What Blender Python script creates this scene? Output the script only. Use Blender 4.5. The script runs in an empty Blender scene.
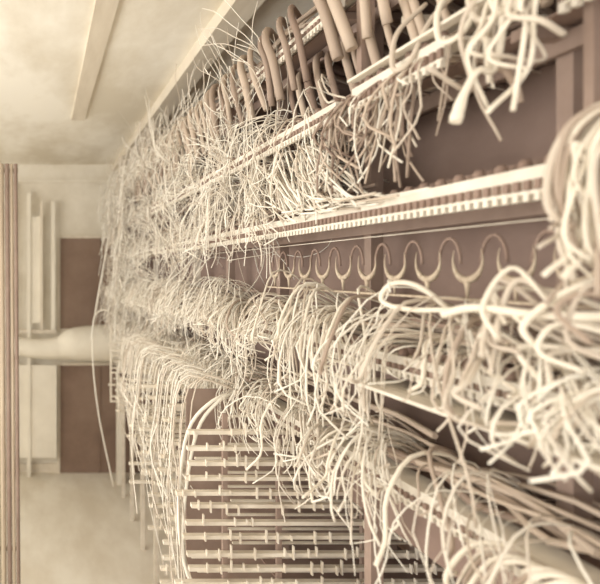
import bpy, math, random, mathutils
import numpy as np
rng=np.random.default_rng(7); random.seed(7)
H=2.2   # camera height above floor
sc=bpy.context.scene
sc.view_settings.view_transform='Standard'

def lin(c):
    return tuple(((v/255)/12.92 if v/255<.04045 else ((v/255+.055)/1.055)**2.4) for v in c)
def mat(name,c1,c2,scale=6,rough=.85,island=False,stretch=(1,1,1),pos=(.3,.7)):
    m=bpy.data.materials.new(name); m.use_nodes=True; nt=m.node_tree; N=nt.nodes; L=nt.links
    b=N['Principled BSDF']; b.inputs['Roughness'].default_value=rough
    b.inputs['Specular IOR Level'].default_value=.2
    tc=N.new('ShaderNodeTexCoord'); mp=N.new('ShaderNodeMapping'); mp.inputs['Scale'].default_value=stretch
    nz=N.new('ShaderNodeTexNoise'); nz.inputs['Scale'].default_value=scale; nz.inputs['Detail'].default_value=7
    nz.inputs['Roughness'].default_value=.6
    L.new(tc.outputs['Object'],mp.inputs[0]); L.new(mp.outputs[0],nz.inputs['Vector'])
    r=N.new('ShaderNodeValToRGB'); r.color_ramp.elements[0].color=(*lin(c1),1); r.color_ramp.elements[1].color=(*lin(c2),1)
    r.color_ramp.elements[0].position=pos[0]; r.color_ramp.elements[1].position=pos[1]
    if island:
        g=N.new('ShaderNodeNewGeometry'); L.new(g.outputs['Random Per Island'],r.inputs[0])
        r.color_ramp.elements[0].position=0; r.color_ramp.elements[1].position=.6
    else: L.new(nz.outputs['Fac'],r.inputs[0])
    L.new(r.outputs[0],b.inputs['Base Color'])
    return m
M_wire=mat('cotton_wire',(200,185,168),(242,236,223),island=True)
M_thick=mat('lead_cable',(168,149,134),(232,223,207),island=True)
M_rib=mat('dark_cable',(142,122,110),(194,177,160),island=True)
M_rail=mat('painted_rail',(218,209,194),(236,229,216),scale=20)
M_iron=mat('brown_iron',(142,122,111),(160,140,128),scale=12)
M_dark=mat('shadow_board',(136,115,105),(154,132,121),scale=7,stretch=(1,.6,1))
M_peg=mat('terminal_peg',(132,111,100),(154,133,121),scale=12)
M_plaster=mat('plaster',(222,213,195),(238,231,216),scale=2.6,pos=(.36,.62))
M_ceil=mat('ceiling_boards',(226,217,199),(252,247,235),scale=1.7,stretch=(1.2,.5,1),pos=(.38,.6))
M_beam=mat('beam_wood',(212,200,181),(230,220,202),scale=3,stretch=(5,.6,1))
M_conduit=mat('worn_conduit',(172,154,136),(208,194,172),scale=3,stretch=(60,60,1))
M_floor=mat('floor_boards',(224,214,195),(240,233,217),scale=2.2,stretch=(1.6,.6,1),pos=(.36,.62))
M_glassdark=mat('dark_opening',(130,108,94),(150,128,112),scale=3)
M_slat=mat('arm_slat',(206,194,176),(236,228,213),scale=10)
M_white=mat('white_wrap',(226,218,201),(240,233,217),scale=3)

class B:
    def __init__(s): s.v=[];s.f=[];s.m=[];s.sm=[];s.c=0
    def add(s,P): o=s.c; s.v.append(P); s.c+=len(P); return o
    def box(s,x0,x1,y0,y1,z0,z1,mi=0):
        o=s.add(np.array([(x0,y0,z0),(x1,y0,z0),(x1,y1,z0),(x0,y1,z0),(x0,y0,z1),(x1,y0,z1),(x1,y1,z1),(x0,y1,z1)],float))
        for q in ((0,3,2,1),(4,5,6,7),(0,1,5,4),(1,2,6,5),(2,3,7,6),(3,0,4,7)):
            s.f.append(tuple(o+k for k in q)); s.m.append(mi); s.sm.append(False)
    def tube(s,pts,r,k=6,mi=0,cap=True):
        pts=np.asarray(pts,float); n=len(pts); r=np.broadcast_to(np.asarray(r,float),(n,))
        T=np.gradient(pts,axis=0); T/=np.linalg.norm(T,axis=1)[:,None]+1e-9
        up=np.array([0.3,0.2,.93])
        if abs(T[0]@up)>.9: up=np.array([1,0.1,0])
        nrm=up-T[0]*(T[0]@up); nrm/=np.linalg.norm(nrm)
        a=np.arange(k)/k*2*math.pi; ca=np.cos(a)[:,None]; sa=np.sin(a)[:,None]
        V=[]
        for i in range(n):
            nrm=nrm-T[i]*(T[i]@nrm); nrm/=np.linalg.norm(nrm)+1e-9
            bn=np.cross(T[i],nrm)
            V.append(pts[i]+r[i]*(ca*nrm+sa*bn))
        o=s.add(np.vstack(V))
        for i in range(n-1):
            for j in range(k):
                j2=(j+1)%k
                s.f.append((o+i*k+j,o+i*k+j2,o+(i+1)*k+j2,o+(i+1)*k+j)); s.m.append(mi); s.sm.append(True)
        if cap:
            s.f.append(tuple(o+j for j in range(k))[::-1]); s.m.append(mi); s.sm.append(False)
            s.f.append(tuple(o+(n-1)*k+j for j in range(k))); s.m.append(mi); s.sm.append(False)
    def make(s,name,mats,parent=None):
        V=np.vstack(s.v).copy(); V[:,2]+=H
        me=bpy.data.meshes.new(name); me.from_pydata(V.tolist(),[],s.f)
        me.polygons.foreach_set('material_index',s.m); me.polygons.foreach_set('use_smooth',s.sm)
        for m in mats: me.materials.append(m)
        me.update()
        ob=bpy.data.objects.new(name,me); sc.collection.objects.link(ob)
        if parent: ob.parent=parent
        return ob
def empty(name):
    e=bpy.data.objects.new(name,None); sc.collection.objects.link(e); return e
def cr(ctrl,n=14):
    c=np.asarray(ctrl,float); c=np.vstack([2*c[0]-c[1],c,2*c[-1]-c[-2]])
    m=len(c)-3; t=np.linspace(0,m-1e-6,n); i=t.astype(int); u=(t-i)[:,None]
    p0,p1,p2,p3=c[i],c[i+1],c[i+2],c[i+3]
    return .5*(2*p1+(p2-p0)*u+(2*p0-5*p1+4*p2-p3)*u*u+(-p0+3*p1-3*p2+p3)*u**3)
U=rng.uniform; G=rng.normal
XF=.70

# ---------------- room shell ----------------
def slab(name,boxes,m):
    b=B()
    for bx in boxes: b.box(*bx)
    return b.make(name,[m])
D=6.6; ZC=1.18
slab('floor',[(-2.4,1.9,-2.5,D+.2,-H-.1,-H)],M_floor)
slab('ceiling',[(-2.4,1.9,-2.5,D+.2,ZC,ZC+.1)],M_ceil)
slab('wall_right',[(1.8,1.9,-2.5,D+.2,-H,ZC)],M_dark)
slab('wall_end',[(-2.4,1.8,D,D+.15,-H,ZC)],M_plaster)
x0,x1=.22,1.1; zt1,zb1=.37,-.62; zt2=-1.02
b=B(); b.box(x0,x1,D-.03,D-.005,zb1,zt1); b.box(x0-.03,x0,D-.05,D-.005,zb1,zt1,1); b.box(x0,x1,D-.05,D-.005,zt1,zt1+.03,1); b.box(x0,x1,D-.05,D-.005,zb1-.03,zb1,1); b.box(.64,.66,D-.045,D-.03,zb1,zt1,0)
b.make('window_1',[M_glassdark,M_beam])
b=B(); b.box(x0,x1,D-.03,D-.005,-H,zt2); b.box(x0-.03,x0,D-.05,D-.005,-H,zt2,1); b.box(x0,x1,D-.05,D-.005,zt2,zt2+.03,1); b.box(.64,.66,D-.045,D-.03,-H,zt2,0)
b.make('door_1',[M_glassdark,M_beam])
slab('wall_left',[(-2.5,-2.4,-2.5,D+.2,-H,-1.3),(-2.5,-2.4,-2.5,D+.2,.9,ZC)]+[(-2.5,-2.4,y,y+.35,-1.3,.9) for y in (-2.5,-.4,1.7,3.8,6.3)],M_plaster)
slab('trim_1',[(-2.4,1.8,D-.03,D,.98,1.02)],M_plaster)
slab('baseboard_end',[(-2.4,x0-.03,D-.02,D,-H,-H+.1)],M_beam)
slab('ceiling_beam',[(.80,.92,-2.5,D,ZC-.07,ZC)],M_beam)
slab('ceiling_beam',[(.24,.34,-2.5,4.6,ZC-.018,ZC)],M_beam)
slab('ceiling_beam',[(-.6,-.48,-2.5,D,ZC-.05,ZC)],M_beam)
b=B()
b.box(-.36,-.28,D-.16,D-.1,-H,.95,0); b.box(-.14,-.10,D-.16,D-.1,-H,.85,1); b.box(.0,.03,D-.16,D-.1,-.62,.75,0); b.box(.12,.16,D-.16,D-.1,-.62,.75,1)
b.box(-.30,.18,D-.14,D-.11,-.66,-.62,0); b.box(-.3,.18,D-.14,D-.12,-2.0,-1.0,1); b.box(-.1,.0,D-.14,D-.12,-.55,.6,1)
b.make('panelled_screen',[M_beam,M_white])
b=B()
for i,(x,r) in enumerate(((-.195,.014),(-.165,.012),(-.143,.008),(-.122,.010),(-.225,.014))):
    b.tube([(x+.02,3.0,-H),(x+.01,3.0,-1),(x,3.0,.54)],r,10,i%2)
for z in (-1.4,.5): b.box(-.24,-.11,3.012,3.02,z,z+.02,0)
b.make('conduit_riser',[M_conduit,M_iron])
b=B()
pts=cr([(-.34,6.25,-.76),(0,6.25,-.80),(.2,6.25,-.79),(.36,6.25,-.75),(.62,6.25,-.74),(.95,6.25,-.74)],36)
b.tube(pts,np.interp(np.linspace(0,5,36),range(6),[.09,.10,.115,.17,.19,.2]),24,0)
b.box(.8,.86,6.2,6.3,-H,-.8,0)
b.make('wrapped_cable_trunk',[M_white])

# ---------------- frame ----------------
frame=empty('distributing_frame')
b=B(); b.tube(cr([(.62,5.2,.4),(.52,5.0,0),(.44,5,-.55),(.47,4.9,-1.1),(.60,4.9,-1.75)],30),.006,6)
b.tube(cr([(.42,4.9,-.55),(.46,5,-.36),(.56,5,-.32),(.66,5,-.45),(.7,5,-.8)],20),.006,6)
b.make('hanging_line',[M_wire],frame)
shelves=[.64,.38,.14,-.17,-.41]
b=B()
ys=np.arange(.35,5.9,.55)
for y in ys:
    mi=0 if y<2.6 else 1
    b.box(.80,.83,y,y+.03,-H,.66,mi); b.box(1.25,1.28,y,y+.03,-H,.66,mi)
    for z in shelves: b.box(.722,1.29,y-.003,y+.02,z-.03,z-.013)
b.box(.715,.745,1.335,1.355,.28,.64)
b.box(.72,.735,.93,.95,.40,.64); b.box(.72,.735,.78,.795,.2,.64)
for y in (1.2,1.05,.9,.75,.62): b.box(.73,1.2,y,y+.012,.50,.515,1)
b.make('uprights',[M_iron,M_slat],frame)
b=B()
for z in shelves+[ -.95]:
    b.box(.786,.798,.3,5.8,z-.05,z-.02); b.box(1.235,1.248,.3,5.8,z-.05,z-.02)
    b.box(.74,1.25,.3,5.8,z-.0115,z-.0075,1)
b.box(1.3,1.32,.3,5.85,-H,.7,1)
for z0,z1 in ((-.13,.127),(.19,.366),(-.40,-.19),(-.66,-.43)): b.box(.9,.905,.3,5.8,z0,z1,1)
for z in (.075,): b.box(.72,.723,.3,5.8,z,z+.0015,2)
b.make('shelf_angles',[M_iron,M_dark,M_slat],frame)
b=B()
def rail(y0,y1,z,h=.028,knob=True,teeth=True,X=XF):
    b.box(X,X+.012,y0,y1,z-h,z,0); b.box(X+.0003,X+.06,y0,y1,z+.0003,z+.006,0)
    y=y0
    while y<y1:
        if teeth: b.box(X-.006,X,y,y+.010,z-h*.95,z-h*.45,1)
        if teeth: b.box(X-.005,X+.004,y+.002,y+.011,z-h-.014,z-h,0)
        y+=.019
    b.box(X-.004,X-.0003,y0,y1,z-h-.004,z-h+.0005,0)
    y=y0+.02
    while y<y1 and knob:
        b.tube([(X+.012,y,z+.006),(X+.012,y,z+.014),(X+.012,y,z+.020)],[.009,.009,.005],8,1); y+=.045
    if knob: b.box(X+.03,X+.036,y0,y1,z+.0065,z+.020,1)
rail(.79,2.9,.14,.028,X=XF-.02); rail(1.36,3.6,.38,.024,X=XF-.03); rail(.98,1.27,.38,.03,X=XF-.04)
rail(.3,5.5,-.17,.02); rail(.3,3.6,-.41,.02,False); rail(1.4,5.6,.64,.02); rail(3,5.6,.14,.02); rail(.3,.80,.38,.02)
for i in range(6): b.box(XF-.07+.028*i,XF-.052+.028*i,.3,1.3,-.225-.003*i,-.219-.003*i,0)
for i in range(4): b.box(XF-.05+.04*i,XF-.03+.04*i,.5,1.27,.40+.012*i,.405+.012*i,0)
b.make('terminal_rails',[M_rail,M_peg],frame)
b=B()
for y in np.arange(.5,1.9,.105):
    a=np.linspace(math.pi*.85,math.pi*2.15,18); R=.036
    b.tube([(XF+.03,y+R*math.cos(t),.022+R*math.sin(t)) for t in a],[.0006+.0058*math.sin(math.pi*i/17)**2 for i in range(18)],6)
    b.tube([(XF+.03,y,-.010),(XF+.03,y,-.026),(XF+.03,y,-.045)],[.008,.004,.002],6)
    a=np.linspace(0,math.pi,12)
    b.tube([(XF+.034,y+.05+.028*math.cos(t),.015+.045*math.sin(t)) for t in a],.003,6,1)
b.box(XF+.02,XF+.04,.45,1.9,-.049,-.045)
b.make('ring_hooks',[M_conduit,M_peg],frame)
b=B()
for bi,Y in enumerate((1.75,2.1,2.45,2.85,3.3,3.9,4.6)):
    z=-.47; zmin=(-1.9,-1.3,-1.05,-1.0,-.95,-.95,-1.0)[bi]
    while z>zmin:
        xl=(.43,.45,.45,.46,.5,.52,.56)[bi]+U(-.04,.03); xr=1.2
        dz=G(0,.004)
        b.box(xl,xr,Y,Y+.02,z-.0055+dz,z+.0055+dz,0)
        if bi==0: b.box(xl+U(.05,.2),xr,Y+.12,Y+.13,z+.02-.003,z+.02+.003,0)
        for x in np.arange(xl+.02,xr-.03,.036):
            if U()<.6:
                x+=U(-.012,.012); b.box(x-.0018,x+.0018,Y-.012,Y,z-U(0,.016),z+.008+U(0,.022),0)
        z-=.044
    for x in (.54,.70,.95): b.box(x,x+.014,Y+.021,Y+.035,zmin,-.42,1 if bi<2 else 0)
b.box(.50,1.22,2.05,2.06,-H,-.40,1)
b.make('transverse_arms',[M_slat,M_iron],frame)

# ---------------- wires ----------------
def clump(b,Y0,zs,n,r,drop,out,dyc,rise,k=5,sy=.02,xb=.80,curl=1.,npt=14,mi=0,loose=1.0):
    lean=G(0,.03)
    for i in range(n):
        y=Y0+G(0,sy); q=U(.2,1.35); dy=dyc*U(.3,1.7)+G(0,.03)*loose+lean; o=out*U(.3,1.6); ri=rise*U(.1,1.5); d=drop*q
        c=[(xb+U(0,.1),y-dy*.3+G(0,.01),zs+U(-.01,.03)),
           (XF+.05,y-.05*dy,zs+.02+ri*.8),
           (XF-o*.35,y+.3*dy,zs+.02+ri),
           (XF-o*.85,y+.75*dy+G(0,.008),zs-d*.1+ri*.4),
           (XF-o*U(.8,1.1),y+dy+G(0,.015),zs-d*.6),
           (XF-o*U(.5,1.3)+G(0,.012),y+dy*U(.6,1.5)+G(0,.03)*curl,zs-d+(U(.02,.07) if U()<.12 else 0))]
        b.tube(cr(c,npt),r*U(.7,1.3),k,mi)
def along(b,z,n,r,y0,y1,sx=.03,sz=.02,mi=0):
    for i in range(n):
        L=U(.5,1.4); a=U(y0,y1-L*.5); e=min(a+L,y1); m=6
        x=XF+.04+abs(G(0,sx)); zz=z+.02+abs(G(0,sz))
        c=[(x+G(0,.012),a+(e-a)*j/(m-1),zz+G(0,.01)) for j in range(m)]
        b.tube(cr(c,16),r*U(.7,1.3),5,mi)
for zi,z in enumerate(shelves):
    b=B()
    along(b,z,60 if z<0 else 30,.0055,.45 if z not in(.14,.64) else 1.3,5.6,sz=.03,mi=1)
    y=.5
    while y<5.4:
        n=8; drop=U(.03,.1); dy=-.09; out=.06; rise=.06; r=.0022 if y<1.6 else .0019; stepf=1; sy=.016
        if z==.14: n=0 if y<1.75 else 5
        if z==.38:
            n=3 if y>1.4 else 0; drop=U(.02,.08)
        if z==.64: drop=.04; rise=.06; n=0 if y<2.8 else 6
        if z==-.17:
            n=int(U(8,22)); drop=U(.03,.08 if y<1.1 else .14); dy=U(-.14,.02); rise=U(.02,.09); out=.085; stepf=1.9 if y<2 else 1
        if z==-.41:
            n=int(U(8,16)) if y>1.15 else (4 if y>.8 else 8); drop=U(.04,.13); dy=U(-.2,-.06); rise=U(.02,.07); out=.085; stepf=2.0 if y<2 else 1
        if n: clump(b,y,z,n,r,drop,out,dy,rise,sy=sy)
        if z<0 and y>.85:
            clump(b,y+U(-.02,.02),z,10,.0012,drop*1.25,out*1.05,dy,rise*1.1,sy=.03,k=4,loose=1.4)
        y+= U(.06,.14)*stepf
    b.make('jumper_wire_tangle',[M_wire,M_rib],frame)
b=B()
for y in (1.06,1.15,1.24,1.31): clump(b,y,.355,13,.0026,.15,.05,.03,.0,mi=1,sy=.018); clump(b,y,.355,4,.002,.13,.05,-.02,.0,mi=0)
for y in (1.5,1.58,1.66,1.74): clump(b,y+.12,.17,15,.0023,.03,.04,-.24,.11)
for i in range(16):
    clump(b,U(1.5,2.6),U(.18,.3),7,.0018,.08,.05,U(-.2,.1),.08,sy=.04)
for i in range(45):
    z=shelves[3+int(U(0,2))]; y=U(1.0,3)
    clump(b,y,z,1,.0018,U(.08,.2),.1,U(-.22,.15),.08,loose=2,curl=2)
b.make('jumper_wire_tangle',[M_wire,M_rib],frame)
b=B()
def tuft(y,z,nw,s,x=None,sp=.17):
    p0=np.array([XF+G(0,.03) if x is None else x,y,z]); d0=G(0,1,3); d0[0]*=.3; d0[2]=abs(d0[2])*.8 if U()<.6 else d0[2]; d0/=np.linalg.norm(d0)
    bend=G(0,.45,3)*np.array([.4,1,1])-np.array([.12,0,.12]); r=U(.0010,.0019)
    for w in range(nw):
        p=p0+G(0,.010,3); d=d0.copy(); c=[p]; sw=s*U(.5,1.3)
        for j in range(6):
            d=d+bend*.8+G(0,sp,3); d/=np.linalg.norm(d); p=p+d*sw; p[0]=min(max(p[0],.58),.9); c.append(p.copy())
        b.tube(cr(c,15),r*U(.8,1.2),4)
for i in range(200):
    y=1.75+U(0,1)**.85*3.8; ztop=min(.84,.52+.13*(y-1.5)); zlo=.12 if y<2.4 else (-.1 if y<3.2 else -.42)
    tuft(y,U(zlo,ztop),int(U(4,9)),U(.03,.08))
for i in range(420):
    y=1.9+U(0,1)*3.6; ztop=min(.84,.5+.13*(y-1.5))
    tuft(y,U(.1,ztop),1,U(.03,.09),sp=.3)
for i in range(70):
    y=1.1+U(0,1)*2.2; z=(-.17 if U()<.5 else -.41)+U(-.02,.07)
    tuft(y,z,1,U(.015,.03),x=.63,sp=.35)
for i in range(150):
    y=3.0+U(0,1)*2.3; x=XF+G(0,.03); h=U(.06,.24); l=U(-.35,.35)
    c=[(x,y,.60),(x-.02,y+l*.2,.62+h*.7),(x-.04,y+l*.6,.64+h),(x-.07,y+l,.62+h*U(.2,.9))]
    b.tube(cr(c,12),U(.0012,.002),4)
for i in range(160):
    y=U(4.2,5.6); x=.62+G(0,.03); z=U(-.4,.75)
    c=[(x+.08,y,z),(x,y,z+U(-.05,.08)),(x-.04,y-.1,z+U(-.1,.1)),(x-.07,y-.1+G(0,.1),z-U(-.05,.25))]
    b.tube(cr(c,12),U(.0018,.003),4)
b.make('fine_wire_tangle',[M_wire],frame)
b=B()
for y in np.arange(1.25,4.4,.085):
    jy=y+G(0,.016); z0=.60; h=.17+G(0,.012)
    c=[(1.1,jy+.50,z0+h*.55),(.92,jy+.36,z0+h*.8),(.80,jy+.22,z0+h),(.72,jy+.10,z0+h*.93),(.68,jy+.01,z0+h*.55),(.68+G(0,.008),jy-.04,z0+h*.1),(.70,jy-.06+G(0,.02),z0-.10)]
    b.tube(cr(c,24),U(.007,.013),10)
for y in np.arange(.60,1.75,.06):
    jy=y+G(0,.012); z0=.44; h=.18+G(0,.012)
    c=[(1.2,jy+.36,z0+h*.8),(.98,jy+.26,z0+h*1.0),(.86,jy+.17,z0+h*1.0),(.77,jy+.09,z0+h*.8),(.73,jy+.01,z0+h*.4),(.74,jy-.03,z0-.05)]
    b.tube(cr(c,24),U(.006,.011),10)
b.make('arched_riser_cables',[M_rib],frame)
b=B()
def T(c,r,k=10,n=26,mi=0): b.tube(cr(c,n),r,k,mi)
for i in range(9):
    y=.84+G(0,.03); x=.63+G(0,.02)
    T([(x+.10,y,.46),(x+.03,y,.40),(x+U(-.02,.02),y+U(-.03,.03),.35),(x+U(-.03,.04),y+U(-.03,.03),.30+U(-.03,.03)),(x+U(-.06,.07),y,.26+U(-.05,.05))],U(.0024,.0044))
for y0,dx in ((1.0,.10),(.93,.13),(.88,.09),(1.12,.08)):
    T([(.72,y0,.50),(.66,y0-.01,.44),(.64,y0-dx*.4,.37),(.65,y0-dx*.8,.37),(.68,y0-dx,.44),(.74,y0-dx,.5)],.0045)
for i in range(12):
    y=U(.85,1.25); L_=U(.06,.2)
    T([(.74,y,.40),(.68,y+G(0,.01),.39),(.655,y+G(0,.02),.38-L_*.5),(.66+G(0,.012),y+G(0,.03),.38-L_)],U(.0012,.0025),6,16)
T([(.66,.84,.44),(.65,.84,.36),(.645,.85,.29),(.62,.85,.285),(.60,.85,.25),(.588,.85,.212)],[.005]*20+[.006,.007,.008,.008,.009,.008])
T([(.645,.85,.29),(.66,.85,.285),(.675,.85,.26),(.68,.85,.24)],.005)
for i in range(34):
    x=.68+G(0,.012); y=.705+G(0,.02); e=U(-.06,.06)
    T([(x+.08,y-.02,.2),(x+.02,y,.20),(x-.02,y+.01,.16+G(0,.012)),(x-.03,y+.015,.11+G(0,.015)),(x-.03+G(0,.014),y+.01,.05+e*.5),(x-.03+G(0,.022),y,.02+e)],U(.002,.0044))
for i in range(14):
    x=.66+G(0,.01); y=U(.68,.84); z=-.06+G(0,.022)
    T([(x+.08,y-.05,z-.05),(x+.03,y-.02,z-.02),(x-.01+G(0,.012),y+.02,z+G(0,.018)),(x-.03,y+.03,z-.03+G(0,.015)),(x-.03+G(0,.02),y+G(0,.02),z-.06)],U(.0022,.004))
T([(.68,.68,-.05),(.64,.76,-.055),(.61,.84,-.05),(.59,.88,-.062)],.006)
T([(.67,.70,0),(.64,.74,-.03),(.62,.77,-.07),(.635,.76,-.10)],.0045)
T([(.72,1.0,-.10),(.66,1.03,-.03),(.63,1.07,-.02),(.62,1.09,-.05),(.64,1.05,-.065),(.68,.95,-.06)],.0045)
for y0,z0 in ((.76,-.42),(.84,-.43)):
    for i in range(9):
        y=y0+G(0,.02)
        T([(.76,y-.06,z0-.02),(.68,y-.02,z0+.03),(.65,y+.02,z0+.02),(.63+G(0,.012),y+.03,z0-.03),(.62+G(0,.012),y+.04,z0-.08+G(0,.02))],U(.002,.0045))
b.make('heavy_cable_bunch',[M_thick],frame)
b=B()
y=.9
while y<2.2:
    clump(b,y,-.15,int(U(2,6)),.0032,U(.04,.09),.09,U(-.12,.0),U(.04,.09),k=8,sy=.02,npt=18); y+=U(.12,.24)
y=1.1
while y<2.0:
    clump(b,y,-.40,int(U(2,4)),.0032,U(.05,.10),.09,U(-.16,-.03),.06,k=8,sy=.02,npt=18); y+=U(.14,.24)
b.make('draped_cables',[M_thick],frame)
b=B()
for i in range(60):
    y=U(1.9,3.4); x=.50+G(0,.02); e=U(.15,.7)*(1 if y<2.6 else .7)
    T([(x+.15,y,-.38),(x,y+.03,-.36),(x-.04,y+.02,-.45-e*.3),(x-.05+G(0,.015),y,-.45-e*.7),(x-.01+G(0,.03),y-.1,-.5-e)],U(.0012,.0026),5,16)
for k_ in range(2):
    T([(.66,2.0,-.40),(.56+.02*k_,1.95,-.42),(.48+.03*k_,1.95,-.52),(.45+.02*k_,1.95,-.75),(.47,1.95,-.95),(.54,1.95,-1.1)],.006,8)
b.make('hanging_jumper_wires',[M_wire],frame)

# ---------------- light ----------------
w=bpy.data.worlds.new('World'); sc.world=w; w.use_nodes=True
bg=w.node_tree.nodes['Background']; bg.inputs[0].default_value=(1,.962,.90,1); bg.inputs[1].default_value=1.4
def area(name,loc,target,sx,sy,p,col=(1,.968,.91)):
    l=bpy.data.lights.new(name,'AREA'); l.shape='RECTANGLE'; l.size=sx; l.size_y=sy; l.energy=p; l.color=col
    o=bpy.data.objects.new(name,l); sc.collection.objects.link(o); o.location=loc
    o.rotation_euler=(mathutils.Vector(target)-mathutils.Vector(loc)).to_track_quat('-Z','Y').to_euler()
area('window_light',(-2.3,2.2,H+.0),(1,3.2,H+.1),3.5,2,86)
area('rear_fill_light',(-.6,-2.3,H+.2),(.6,3,H-.2),2.5,2,48)  # added fill lamp behind the camera; open back, no window there
cam=bpy.data.cameras.new('camera'); co=bpy.data.objects.new('camera',cam); sc.collection.objects.link(co)
co.location=(0,0,H); co.rotation_euler=(math.pi/2,0,0)
cam.sensor_width=36; cam.lens=36; cam.shift_x=260/600; cam.shift_y=-20/600; cam.clip_start=.02
cam.dof.use_dof=True; cam.dof.focus_distance=1.8; cam.dof.aperture_fstop=3.2
sc.camera=co
